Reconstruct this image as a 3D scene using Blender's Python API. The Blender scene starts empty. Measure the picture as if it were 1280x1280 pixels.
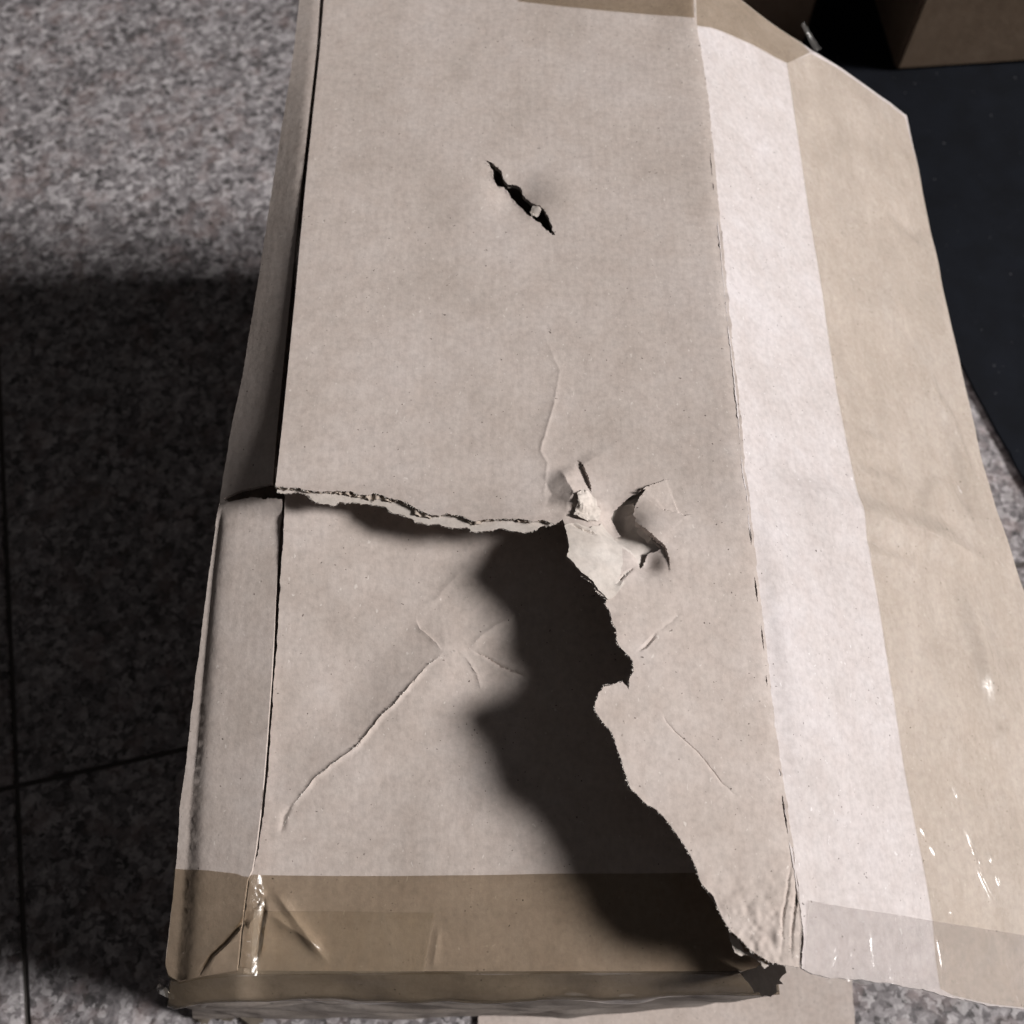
import bpy, bmesh, math, random
import numpy as np
from mathutils import Vector
from mathutils.geometry import delaunay_2d_cdt

random.seed(4); RS = np.random.RandomState(4)
SC = bpy.context.scene
COL = SC.collection

# ------------------------------------------------------------------ camera, world, lamp, exposure
H = 0.48                      # height of the box top above the floor
CAM_Z = H + 0.75
PITCH = math.radians(24.4)    # tilt away from straight down
FOC = 1400.0                  # focal length for a 1280 wide picture
cam_d = bpy.data.cameras.new('camera')
cam = bpy.data.objects.new('camera', cam_d); COL.objects.link(cam)
cam.location = (0, 0, CAM_Z); cam.rotation_euler = (PITCH, 0, 0)
cam_d.sensor_width = 36; cam_d.lens = 36 * FOC / 1280
cam_d.clip_start = 0.01; cam_d.clip_end = 100
cam_d.dof.use_dof = True; cam_d.dof.focus_distance = 0.80; cam_d.dof.aperture_fstop = 6.5
SC.camera = cam

w = bpy.data.worlds.new('World'); SC.world = w; w.use_nodes = True
bg = w.node_tree.nodes['Background']
bg.inputs[0].default_value = (1.0, 0.93, 0.90, 1); bg.inputs[1].default_value = 0.040

LAMP = Vector((9.0, -0.45, 5.65))
ld = bpy.data.lights.new('work_lamp', 'SPOT')
ld.energy = 22800; ld.color = (1, 0.965, 0.935); ld.shadow_soft_size = 2.15
ld.spot_size = math.radians(18.6); ld.spot_blend = 1.0
lo = bpy.data.objects.new('work_lamp', ld); COL.objects.link(lo)
lo.location = LAMP
lo.rotation_euler = (Vector((0.85, 0.27, 0.1)) - LAMP).to_track_quat('-Z', 'Y').to_euler()

SC.view_settings.view_transform = 'Standard'; SC.view_settings.look = 'None'
SC.view_settings.exposure = 0; SC.view_settings.gamma = 1
SC.cycles.transparent_max_bounces = 24

# ------------------------------------------------------------------ helpers
ca, sa = math.cos(PITCH), math.sin(PITCH)
def on_surface(pts, zf):
    """where the sight lines of picture points meet the surface z = zf(X, Y): returns an (n,2) array of X, Y"""
    p = np.asarray(pts, float)
    dx = (p[:, 0] - 640) / FOC; dy = (640 - p[:, 1]) / FOC
    D = np.stack([dx, dy * ca + sa, dy * sa - ca], 1)
    ts = np.linspace(0.45, 2.3, 110)
    lo_ = np.full(len(p), 0.3); hi = np.full(len(p), 2.6); done = np.zeros(len(p), bool)
    prev = ts[0]
    for t in ts[1:]:
        q = D * t; g = CAM_Z + q[:, 2] - zf(q[:, 0], q[:, 1])
        hit = (~done) & (g <= 0)
        lo_[hit] = prev; hi[hit] = t; done |= hit; prev = t
    for _ in range(30):
        m = (lo_ + hi) / 2; q = D * m[:, None]
        g = CAM_Z + q[:, 2] - zf(q[:, 0], q[:, 1])
        hi = np.where(g <= 0, m, hi); lo_ = np.where(g <= 0, lo_, m)
    return (D * hi[:, None])[:, :2]
def flat(z): return lambda X, Y: np.full(np.shape(X), float(z))
def topxy(pts): return on_surface(pts, flat(H))
def smooth(t): t = np.clip(t, 0, 1); return t * t * (3 - 2 * t)
def inpoly(P, poly):
    x, y = P[:, 0], P[:, 1]; ins = np.zeros(len(P), bool); n = len(poly); j = n - 1
    for i in range(n):
        xi, yi = poly[i]; xj, yj = poly[j]
        if yi != yj:
            ins ^= ((yi > y) != (yj > y)) & (x < (xj - xi) * (y - yi) / (yj - yi) + xi)
        j = i
    return ins
def pl_dist(X, Y, pl):
    """distance to a polyline and the side of it (+ left of its direction)"""
    X = np.asarray(X, float); Y = np.asarray(Y, float)
    best = np.full(X.shape, 1e9); side = np.zeros(X.shape); along = np.zeros(X.shape); acc = 0
    for a, b in zip(pl[:-1], pl[1:]):
        ex, ey = b[0] - a[0], b[1] - a[1]; L2 = ex * ex + ey * ey + 1e-12; L = math.sqrt(L2)
        t = np.clip(((X - a[0]) * ex + (Y - a[1]) * ey) / L2, 0, 1)
        d = np.hypot(X - a[0] - t * ex, Y - a[1] - t * ey)
        s = np.sign(ex * (Y - a[1]) - ey * (X - a[0]))
        m = d < best; best = np.where(m, d, best); side = np.where(m, s, side); along = np.where(m, acc + t * L, along)
        acc += L
    return best, side, along / max(acc, 1e-9)
_tab = RS.rand(256, 256)
def vnoise(X, Y, s):
    x = np.asarray(X) * s + 37.3; y = np.asarray(Y) * s + 11.7
    xi = np.floor(x).astype(int); yi = np.floor(y).astype(int)
    fx = smooth(x - xi); fy = smooth(y - yi)
    g = lambda i, j: _tab[i % 256, j % 256]
    return (g(xi, yi) * (1 - fx) * (1 - fy) + g(xi + 1, yi) * fx * (1 - fy) + g(xi, yi + 1) * (1 - fx) * fy + g(xi + 1, yi + 1) * fx * fy) * 2 - 1
def gauss(X, Y, c, r): return np.exp(-((X - c[0]) ** 2 + (Y - c[1]) ** 2) / (r * r))
def _near(X, Y, pl, rad):
    pl = np.asarray(pl); lo_, hi = pl.min(0) - rad, pl.max(0) + rad
    return (X > lo_[0]) & (X < hi[0]) & (Y > lo_[1]) & (Y < hi[1])
def tent(X, Y, pl, wd):
    X = np.atleast_1d(np.asarray(X, float)); Y = np.atleast_1d(np.asarray(Y, float)); out = np.zeros(X.shape); m = _near(X, Y, pl, wd)
    if m.any():
        d, s, u = pl_dist(X[m], Y[m], pl)
        out[m] = np.clip(1 - d / wd, 0, 1) * smooth(np.minimum(u, 1 - u) * 3.2)
    return out
def fault(X, Y, pl, wd, side=1):
    X = np.atleast_1d(np.asarray(X, float)); Y = np.atleast_1d(np.asarray(Y, float)); out = np.zeros(X.shape); m = _near(X, Y, pl, wd * 5)
    if m.any():
        d, s, u = pl_dist(X[m], Y[m], pl)
        out[m] = np.where(s == side, np.exp(-d / wd), 0) * smooth(np.minimum(u, 1 - u) * 3)
    return out
def resample(pl, step):
    pl = np.asarray(pl); out = [pl[0]]
    for a, b in zip(pl[:-1], pl[1:]):
        n = max(1, int(np.hypot(*(b - a)) / step))
        for k in range(1, n + 1): out.append(a + (b - a) * k / n)
    return np.array(out)
def jag(pl, amp, step=0.0013):
    q = resample(pl, step); n = len(q)
    tn = np.gradient(q, axis=0); L = np.hypot(tn[:, 0], tn[:, 1])[:, None] + 1e-9
    nr = np.stack([-tn[:, 1], tn[:, 0]], 1) / L
    e = RS.randn(n) * 0.55 + np.interp(np.arange(n), np.arange(0, n + 4, 4), RS.randn(len(np.arange(0, n + 4, 4)))) * 0.8
    e[0] = e[-1] = 0
    return q + nr * (e * amp)[:, None]

BASE = Vector((0.05, 0.42, 0.0))      # the damaged box stands here
def new_obj(name, me, mat=None, parent=None, loc=None):
    o = bpy.data.objects.new(name, me); COL.objects.link(o)
    if mat: me.materials.append(mat)
    if parent: o.parent = parent
    if loc is not None: o.location = loc
    return o
def mesh(name, V, F, smooth_=True):
    me = bpy.data.meshes.new(name); me.from_pydata([tuple(map(float, v)) for v in V], [], [tuple(int(i) for i in f) for f in F])
    me.validate(); me.update()
    if smooth_: me.polygons.foreach_set('use_smooth', [True] * len(me.polygons))
    return me
def sheet(name, outline, zf, thick, mat, parent, holes=(), creases=(), fine=(), s0=0.006, s1=0.0014, base=BASE, autosmooth=40):
    """a thin sheet over z = zf(X, Y) inside an outline, denser in the fine areas and along its creases, with its own thickness"""
    O = np.asarray(outline); O = resample(np.vstack([O, O[:1]]), min(.004, s0))[:-1]; lo_, hi = O.min(0), O.max(0)
    def grid(s, a, b):
        nx = max(1, int((b[0] - a[0]) / s)); ny = max(1, int((b[1] - a[1]) / (s * .87)))
        gx, gy = np.meshgrid(np.arange(nx + 1), np.arange(ny + 1))
        P = np.stack([a[0] + (gx + 0.5 * (gy % 2)) * s, a[1] + gy * s * .87], -1).reshape(-1, 2)
        return P + RS.uniform(-.22, .22, P.shape) * s
    P = grid(s0, lo_, hi); parts = []
    keep = np.ones(len(P), bool)
    for fp in fine:
        fp = np.asarray(fp); keep &= ~inpoly(P, fp)
        Q = grid(s1, fp.min(0), fp.max(0)); parts.append(Q[inpoly(Q, fp)])
    parts.append(P[keep])
    for c in creases:
        c = resample(np.asarray(c), 0.0016)
        tn = np.gradient(c, axis=0); L = np.hypot(tn[:, 0], tn[:, 1])[:, None] + 1e-9
        nr = np.stack([-tn[:, 1], tn[:, 0]], 1) / L
        for d in (0.00025, -0.00025, 0.0009, -0.0009, 0.002, -0.002, 0.0038, -0.0038): parts.append(c + nr * d)
    P = np.concatenate(parts)
    ok = inpoly(P, O)
    loops = [O] + [np.asarray(h) for h in holes]
    for h in loops[1:]: ok &= ~inpoly(P, h)
    P = P[ok]
    near = np.full(len(P), 1e9)
    for l in loops:
        d, _, _ = pl_dist(P[:, 0], P[:, 1], np.vstack([l, l[:1]])); near = np.minimum(near, d)
    P = P[near > 0.0004]
    verts, edges = [], []
    for l in loops:
        n0 = len(verts); verts += [tuple(p) for p in l]; edges += [(n0 + i, n0 + (i + 1) % len(l)) for i in range(len(l))]
    verts += [tuple(p) for p in P]
    r = delaunay_2d_cdt([Vector(v) for v in verts], edges, [], 0, 1e-6)
    V = np.array([tuple(v) for v in r[0]]); F = np.array([f for f in r[2] if len(f) == 3])
    C = V[F].mean(1); k = inpoly(C, O)
    for h in loops[1:]: k &= ~inpoly(C, h)
    F = F[k]
    a, b, c = V[F[:, 0]], V[F[:, 1]], V[F[:, 2]]
    ar = (b[:, 0] - a[:, 0]) * (c[:, 1] - a[:, 1]) - (b[:, 1] - a[:, 1]) * (c[:, 0] - a[:, 0])
    F[ar < 0] = F[ar < 0][:, ::-1]
    Z = zf(V[:, 0], V[:, 1]); n = len(V)
    B = np.array([base.x, base.y, base.z])
    top = np.column_stack([V, Z]) - B; bot = np.column_stack([V, Z - thick]) - B
    cnt = {}
    for f in F:
        for i in range(3):
            e = (f[i], f[(i + 1) % 3]); cnt[e] = 1
    walls = [(i, i + n, j + n, j) for (i, j) in cnt if (j, i) not in cnt]
    faces = [tuple(f) for f in F] + [tuple(f[::-1] + n) for f in F] + walls
    me = mesh(name, np.vstack([top, bot]), faces)
    me.set_sharp_from_angle(angle=math.radians(autosmooth))
    return new_obj(name, me, mat, parent)
def thing(name, loc, label, cat, group=None):
    o = bpy.data.objects.new(name, None); COL.objects.link(o); o.location = loc; o.empty_display_size = .05
    o['label'] = label; o['category'] = cat
    if group: o['group'] = group
    return o

# ------------------------------------------------------------------ materials
class NT:
    def __init__(s, name):
        s.m = bpy.data.materials.new(name); s.m.use_nodes = True; s.t = s.m.node_tree
        s.b = s.t.nodes['Principled BSDF']; s.out = s.t.nodes['Material Output']
    def n(s, typ, **kw):
        x = s.t.nodes.new(typ)
        for k, v in kw.items():
            if hasattr(x, k) and not k.startswith('i_'): setattr(x, k, v)
        return x
    def l(s, a, b): s.t.links.new(a, b)
    def coord(s, scale=(1, 1, 1)):
        tc = s.n('ShaderNodeTexCoord'); mp = s.n('ShaderNodeMapping'); mp.inputs['Scale'].default_value = scale
        s.l(tc.outputs['Object'], mp.inputs['Vector']); return mp.outputs['Vector']
    def noise(s, vec, sc, det=4, rough=.6, dist=0):
        x = s.n('ShaderNodeTexNoise'); x.inputs['Scale'].default_value = sc; x.inputs['Detail'].default_value = det
        x.inputs['Roughness'].default_value = rough; x.inputs['Distortion'].default_value = dist; s.l(vec, x.inputs['Vector']); return x.outputs['Fac']
    def ramp(s, fac, stops, interp='LINEAR'):
        x = s.n('ShaderNodeValToRGB'); x.color_ramp.interpolation = interp; cr = x.color_ramp
        while len(cr.elements) < len(stops): cr.elements.new(.5)
        for e, (p, c) in zip(cr.elements, stops): e.position = p; e.color = c if len(c) == 4 else (*c, 1)
        s.l(fac, x.inputs['Fac']); return x.outputs['Color']
    def mix(s, fac, a, b, mode='MIX'):
        x = s.n('ShaderNodeMix'); x.data_type = 'RGBA'; x.blend_type = mode
        for k, v in ((0, fac), (6, a), (7, b)):
            if hasattr(v, 'is_linked') or hasattr(v, 'links'): s.l(v, x.inputs[k])
            elif k == 0: x.inputs[0].default_value = v
            else: x.inputs[k].default_value = (*v, 1)
        return x.outputs[2]
    def bump(s, hgt, strength, dist, prev=None):
        x = s.n('ShaderNodeBump'); x.inputs['Strength'].default_value = strength; x.inputs['Distance'].default_value = dist
        s.l(hgt, x.inputs['Height'])
        if prev is not None: s.l(prev, x.inputs['Normal'])
        return x.outputs['Normal']
g3 = lambda v: (v, v, v)

def cardboard(name, base, flecks=True, dirt=0.0):
    t = NT(name); v = t.coord()
    lum = t.noise(v, 210, 4, .6); col = t.mix(1.0, base, t.ramp(lum, [(.25, g3(.86)), (.52, g3(1.0)), (.75, g3(1.09))]), 'MULTIPLY')
    big = t.noise(v, 14, 4, .55); col = t.mix(1.0, col, t.ramp(big, [(.3, (.91, .89, .87)), (.5, (1, .985, .975)), (.7, (1.06, 1.06, 1.07))]), 'MULTIPLY')
    mid = t.noise(v, 70, 3, .5); col = t.mix(1.0, col, t.ramp(mid, [(.3, (.965, .95, .94)), (.7, (1.03, 1.035, 1.035))]), 'MULTIPLY')
    fib = t.noise(t.coord((1, .18, 1)), 520, 2, .5); col = t.mix(1.0, col, t.ramp(fib, [(.3, g3(.975)), (.7, g3(1.02))]), 'MULTIPLY')
    if flecks:
        d = t.noise(v, 430, 1, .4); dm = t.noise(v, 95, 1, .5)
        a = t.ramp(d, [(.735, g3(0)), (.76, g3(1))]); b = t.ramp(dm, [(.52, g3(0)), (.6, g3(1))])
        m = t.mix(1.0, a, b, 'MULTIPLY'); col = t.mix(m, col, (base[0] * .25, base[1] * .23, base[2] * .22))
        e = t.noise(t.coord((1, .6, 1)), 380, 1, .4, .5)
        a = t.ramp(e, [(.74, g3(0)), (.78, g3(.65))]); col = t.mix(a, col, (base[0] * 1.35, base[1] * 1.4, base[2] * 1.4))
    if dirt:
        q = t.noise(v, 22, 6, .7, .6); col = t.mix(t.ramp(q, [(.55, g3(0)), (.75, g3(dirt))]), col, (base[0] * .45, base[1] * .45, base[2] * .46))
    t.l(col, t.b.inputs['Base Color']); t.b.inputs['Roughness'].default_value = .88
    t.b.inputs['Specular IOR Level'].default_value = .18
    n1 = t.bump(t.noise(v, 480, 4, .65), .30, .0006)
    n2 = t.bump(t.noise(v, 45, 3, .5), .35, .002, n1)
    if name.startswith('kraft'):
        wv = t.n('ShaderNodeTexWave'); wv.wave_type = 'BANDS'; wv.bands_direction = 'X'; wv.inputs['Scale'].default_value = 42; wv.inputs['Distortion'].default_value = .6; wv.inputs['Detail'].default_value = 1
        t.l(t.coord((1, .25, 1)), wv.inputs['Vector']); n2 = t.bump(wv.outputs['Fac'], .022, .0012, n2)
    t.l(n2, t.b.inputs['Normal']); return t.m
M_SCUFF_SHADE = None
M_CARD = cardboard('kraft_cardboard', (.505, .447, .418), True, .10)
M_SIDE = cardboard('side_cardboard', (.535, .498, .500), True, .08)
M_SCUFF_SHADE = cardboard('shaded_scuffed_cardboard', (.27, .24, .22), True, .6)  # front wall's shade put into a darker base colour, plus blotchy scuffing
M_INNER = cardboard('inner_liner_paper', (.56, .515, .48), False)
M_FLUTE = cardboard('fluting_paper', (.40, .345, .30), False)
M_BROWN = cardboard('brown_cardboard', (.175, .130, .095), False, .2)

def film(name, tint, scatter, scol, rough=.2, wr=.4, streak=(1, 1, 1), milk=0.0):
    """packing tape: a clear tinted film with a little cloudy scatter and a gloss"""
    t = NT(name); t.t.nodes.remove(t.b)
    v = t.coord(); vs = t.coord(streak)
    tr = t.n('ShaderNodeBsdfTransparent'); df = t.n('ShaderNodeBsdfDiffuse'); gl = t.n('ShaderNodeBsdfGlossy')
    tc = t.mix(1.0, tint, t.ramp(t.noise(vs, 26, 4, .55), [(.3, g3(.982)), (.7, g3(1.012))]), 'MULTIPLY')
    t.l(tc, tr.inputs['Color']); df.inputs['Color'].default_value = (*scol, 1)
    gl.inputs['Roughness'].default_value = rough; gl.inputs['Color'].default_value = (.9, .9, .9, 1)
    m1 = t.n('ShaderNodeMixShader'); m2 = t.n('ShaderNodeMixShader')
    sc = t.ramp(t.noise(vs, 60, 5, .6, .4), [(.3, g3(scatter * .75)), (.68, g3(scatter * 1.2 + milk * .2)), (.8, g3(min(1, scatter * 1.3 + milk)))])
    t.l(sc, m1.inputs[0]); t.l(tr.outputs[0], m1.inputs[1]); t.l(df.outputs[0], m1.inputs[2])
    fr = t.n('ShaderNodeFresnel'); fr.inputs['IOR'].default_value = 1.42
    nb = t.bump(t.noise(vs, 55, 3, .5, .3), wr, .003); nb = t.bump(t.noise(v, 300, 2, .5), wr * .5, .0005, nb)
    for x in (df, gl): t.l(nb, x.inputs['Normal'])
    t.l(nb, fr.inputs['Normal'])
    ge = t.n('ShaderNodeNewGeometry'); mm = t.n('ShaderNodeMath'); mm.operation = 'MULTIPLY_ADD'; t.l(ge.outputs['Backfacing'], mm.inputs[0]); mm.inputs[1].default_value = -1; mm.inputs[2].default_value = 1
    mf = t.n('ShaderNodeMath'); mf.operation = 'MULTIPLY'; t.l(fr.outputs[0], mf.inputs[0]); t.l(mm.outputs[0], mf.inputs[1])
    t.l(mf.outputs[0], m2.inputs[0]); t.l(m1.outputs[0], m2.inputs[1]); t.l(gl.outputs[0], m2.inputs[2])
    t.l(m2.outputs[0], t.out.inputs['Surface']); return t.m
M_TAPE = film('brown_packing_tape', (.880, .852, .808), .05, (.28, .235, .17), .22, .25, (.25, 1, 1))
M_TAPE_SIDE = film('worn_beige_tape', (.978, .963, .938), .06, (.50, .44, .36), .22, .45, (1, .3, 1), .08)
M_TAPE_CLEAR = film('clear_tape', (.985, .98, .978), .07, (.46, .44, .43), .15, .5, (1, 1, 1), .15)
M_TAPE_DARK = film('torn_tape_flag', (.6, .56, .5), .55, (.22, .19, .16), .3, .5)

def granite():
    t = NT('speckled_granite'); tc = t.n('ShaderNodeTexCoord'); oi = t.n('ShaderNodeObjectInfo')
    mp = t.n('ShaderNodeMapping'); t.l(tc.outputs['Object'], mp.inputs['Vector'])
    va = t.n('ShaderNodeVectorMath'); va.operation = 'ADD'; mu = t.n('ShaderNodeVectorMath'); mu.operation = 'SCALE'
    t.l(oi.outputs['Random'], mu.inputs[0]); mu.inputs['Scale'].default_value = 23
    t.l(mp.outputs['Vector'], va.inputs[0]); t.l(mu.outputs[0], va.inputs[1]); v = va.outputs[0]
    wob = t.noise(v, 70, 3, .6)
    vo = t.n('ShaderNodeTexVoronoi'); vo.inputs['Scale'].default_value = 108; vo.inputs['Randomness'].default_value = 1
    ds = t.n('ShaderNodeVectorMath'); ds.operation = 'SCALE'; ds.inputs['Scale'].default_value = .02
    cm = t.n('ShaderNodeTexNoise'); cm.inputs['Scale'].default_value = 90; t.l(v, cm.inputs['Vector']); t.l(cm.outputs['Color'], ds.inputs[0])
    ad = t.n('ShaderNodeVectorMath'); ad.operation = 'ADD'; t.l(v, ad.inputs[0]); t.l(ds.outputs[0], ad.inputs[1]); t.l(ad.outputs[0], vo.inputs['Vector'])
    sp = t.n('ShaderNodeSeparateColor'); t.l(vo.outputs['Color'], sp.inputs[0])
    ma = t.n('ShaderNodeMath'); ma.operation = 'MULTIPLY'; t.l(sp.outputs[0], ma.inputs[0]); ma.inputs[1].default_value = .42
    mb = t.n('ShaderNodeMath'); mb.operation = 'MULTIPLY_ADD'; t.l(t.noise(v, 92, 4, .66, .6), mb.inputs[0]); mb.inputs[1].default_value = 1.12; t.l(ma.outputs[0], mb.inputs[2])
    mc = t.n('ShaderNodeMath'); mc.operation = 'SUBTRACT'; t.l(mb.outputs[0], mc.inputs[0]); mc.inputs[1].default_value = .27
    col = t.ramp(mc.outputs[0], [(.22, (.075, .070, .071)), (.38, (.180, .166, .174)), (.52, (.265, .246, .256)), (.66, (.37, .348, .360)), (.84, (.60, .57, .585))])
    vo2 = t.n('ShaderNodeTexVoronoi'); vo2.inputs['Scale'].default_value = 135; t.l(ad.outputs[0], vo2.inputs['Vector'])
    sp2 = t.n('ShaderNodeSeparateColor'); t.l(vo2.outputs['Color'], sp2.inputs[0])
    col = t.mix(t.ramp(sp2.outputs[1], [(.88, g3(0)), (.90, g3(.55))]), col, (.06, .055, .06))
    col = t.mix(t.ramp(sp2.outputs[2], [(.87, g3(0)), (.90, g3(.45))]), col, (.66, .63, .64))
    pk = t.noise(v, 30, 3, .6); col = t.mix(t.ramp(pk, [(.5, g3(0)), (.7, g3(.45))]), col, (.29, .215, .205))
    dk = t.noise(v, 105, 2, .5); col = t.mix(t.ramp(dk, [(.68, g3(0)), (.74, g3(.9))]), col, (.045, .043, .045))
    col = t.mix(1.0, col, t.ramp(t.noise(v, 9, 3, .5), [(.3, g3(.76)), (.7, g3(.92))]), 'MULTIPLY')
    t.l(col, t.b.inputs['Base Color']); t.b.inputs['Roughness'].default_value = .62; t.b.inputs['Specular IOR Level'].default_value = .3
    t.l(t.bump(t.noise(v, 140, 3, .5), .15, .001), t.b.inputs['Normal']); return t.m
M_GRAN = granite()
def plain(name, c, rough=.8, nz=.2, sc=60, spec=.3, speck=None):
    t = NT(name); v = t.coord(); col = t.mix(1.0, c, t.ramp(t.noise(v, sc, 5, .6), [(.3, g3(1 - nz)), (.7, g3(1 + nz))]), 'MULTIPLY')
    if speck:
        a = t.noise(v, 170, 1, .4); col = t.mix(t.ramp(a, [(.765, g3(0)), (.79, g3(1))]), col, speck)
    t.l(col, t.b.inputs['Base Color']); t.b.inputs['Roughness'].default_value = rough; t.b.inputs['Specular IOR Level'].default_value = spec
    t.l(t.bump(t.noise(v, sc * 4, 3, .6), .3, .001), t.b.inputs['Normal']); return t.m
M_GROUT = plain('dark_grout', (.075, .068, .064))
M_MAT = plain('navy_rubber', (.0042, .0055, .0090), .8, .3, 18, .12, (.10, .10, .11))
M_FIBRE = plain('torn_paper_fibre', (.60, .555, .52), .9, .15)

# ------------------------------------------------------------------ floor of granite tiles
ang = math.radians(12.8)
I0 = on_surface([(20, 982)], flat(0))[0]
D1 = np.array([math.cos(ang), math.sin(ang)]); D2 = np.array([-math.sin(ang), math.cos(ang)])
TX, TY, GW = 0.80, 1.25, 0.0055
R = 5.0
floor = new_obj('floor', mesh('floor', [(-R, -R, 0), (R, -R, 0), (R, R, 0), (-R, R, 0)], [(0, 1, 2, 3)], False), M_GROUT, None, (0, 0, -0.004))
floor['kind'] = 'structure'
bm = bmesh.new(); bmesh.ops.create_cube(bm, size=1)
for v in bm.verts: v.co = Vector((v.co.x * (TX - GW), v.co.y * (TY - GW), v.co.z * .02 - .01))
bmesh.ops.bevel(bm, geom=[e for e in bm.edges if all(v.co.z > -.001 for v in e.verts)], offset=.002, segments=1, affect='EDGES')
tme = bpy.data.meshes.new('tile'); bm.to_mesh(tme); bm.free(); tme.materials.append(M_GRAN)
for i in range(-2, 3):
    for j in range(-2, 2):
        c = I0 + D1 * TX * (i + .5) + D2 * TY * (j + .5)
        t = bpy.data.objects.new('tile', tme); COL.objects.link(t); t.parent = floor
        t.location = (c[0], c[1], .004 + random.uniform(-.0003, .0003)); t.rotation_euler = (0, 0, ang)

# dark mat behind and to the right of the box
mat_pl = [(.72, .28), (.672, .44), (.624, .595), (.574, .76), (.50, .98), (.40, 1.13), (.27, 1.27), (.20, 1.9), (1.55, 1.9), (1.62, .5), (1.1, .38)]
mo = sheet('floor_mat', jag(np.array(mat_pl + mat_pl[:1]), .0012, .02)[:-1], lambda X, Y: .006 + .0012 * vnoise(X, Y, 9), .0055, M_MAT, None, s0=.03, base=Vector((0, 0, 0)))
mo['label'] = 'dark navy mat on the floor to the right of and behind the torn box'; mo['category'] = 'mat'

# ------------------------------------------------------------------ heights of the box top
TEARX = [(344, 607), (358, 610), (373, 609), (381, 613), (407, 614), (426, 614), (442, 615), (455, 619), (466, 616), (474, 619), (483, 621), (498, 625),
         (510, 630), (521, 637), (536, 643), (550, 644), (558, 642), (579, 645), (593, 652), (611, 649), (629, 647), (659, 650), (680, 650), (693, 654), (705, 648)]
TEARY = [(706, 656), (708, 666), (711, 680), (712, 688), (708, 697), (717, 706), (726, 718), (736, 726), (741, 730), (745, 739), (758, 749), (757, 755), (763, 766),
         (766, 777), (770, 786), (772, 804), (777, 812), (785, 819), (791, 826), (792, 840), (787, 848), (786, 862), (778, 852), (769, 855), (754, 858), (748, 867),
         (743, 881), (745, 890), (754, 903), (766, 918), (771, 933), (779, 959), (788, 986), (806, 1004), (821, 1013), (830, 1022), (845, 1042), (858, 1060), (869, 1081),
         (876, 1102), (892, 1120), (901, 1143), (913, 1164), (925, 1173), (937, 1186), (955, 1197), (964, 1203), (981, 1206), (999, 1210)]
FOLD = [(999, 1210), (1002, 1160), (998, 1110), (990, 1050), (980, 980), (968, 900), (957, 800), (945, 700), (937, 620), (932, 590), (926, 520), (916, 430),
        (905, 320), (893, 200), (885, 120), (871, 30), (866, -28)]
LEFT = [(407, -28), (400, 60), (385, 200), (368, 380), (353, 530), (344, 607)]
q = lambda pts: topxy(pts)
tear_t = q([(705, 650), (712, 690), (745, 740), (768, 790), (760, 860), (750, 890), (800, 1000), (860, 1065), (905, 1150), (964, 1203)])
K = dict(
    c_up=q([(655, 330), (668, 380), (684, 430), (700, 465), (691, 510), (676, 565), (684, 580), (681, 605), (679, 620), (686, 640), (692, 652)]),
    c_facet=q([(697, 584), (704, 597), (712, 612), (716, 622), (708, 634), (705, 648)]),
    c_crack=q([(720, 574), (728, 584), (733, 596), (737, 608), (739, 622)]),
    c_knot=q([(706, 649), (716, 652), (730, 655), (745, 662)]),
    c_knot2=q([(710, 664), (722, 669), (735, 674), (748, 679)]),
    c_lip=q([(845, 599), (832, 600), (818, 606), (806, 612), (797, 619), (790, 631), (787, 645), (792, 655), (801, 664), (811, 674), (821, 684), (829, 690), (834, 706), (834, 728)]),
    c_piece=q([(791, 715), (786, 722), (778, 731), (768, 744), (760, 748)]),
    c_notch=q([(792, 826), (803, 818), (812, 806), (818, 798)]),
    c_low=q([(818, 888), (830, 910), (850, 930), (868, 945), (890, 970), (912, 993), (930, 1008)]),
    c_faint=q([(850, 770), (835, 785), (816, 800)]),
    c_right=q([(840, 604), (870, 606), (905, 614), (934, 612)]),
    slit=q([(603, 200), (620, 222), (640, 240), (662, 262), (690, 292)]),
    c_corner=q([(975, 1205), (978, 1150), (985, 1100), (992, 1060)]),
    c_corner2=q([(990, 1206), (990, 1170), (994, 1130), (997, 1090)]),
)
for k_ in K:
    if k_ not in ('c_lip', 'slit'): K[k_] = jag(K[k_], .00035, .0035)
C_ = {k: q([v])[0] for k, v in dict(slitc=(645, 243), dip=(772, 655), pocket=(808, 708), knot=(731, 636), knot3=(712, 612), scuff=(955, 1165), strip=(758, 705), lift=(760, 880)).items()}
def foldX(Y): 
    f = q(FOLD); o = np.argsort(f[:, 1]); return np.interp(Y, f[o, 1], f[o, 0])
_fold = q(FOLD); _fo = np.argsort(_fold[:, 1]); _fX, _fY = _fold[_fo, 0], _fold[_fo, 1]
foldX = lambda Y: np.interp(Y, _fY, _fX)
def crumple(X, Y, c, h0, n, seed):
    """a faceted, pyramid-like crumple: the lowest of several tilted planes"""
    rr = np.random.RandomState(seed); m = np.full(np.shape(X), h0)
    for k in range(n):
        a_ = 2 * math.pi * (k + rr.uniform(-.3, .3)) / n; s_ = rr.uniform(.22, .60); o_ = rr.uniform(.6, 1.15) * h0
        m = np.minimum(m, o_ - s_ * ((X - c[0]) * math.cos(a_) + (Y - c[1]) * math.sin(a_)))
    return np.clip(m, 0, None)
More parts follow.
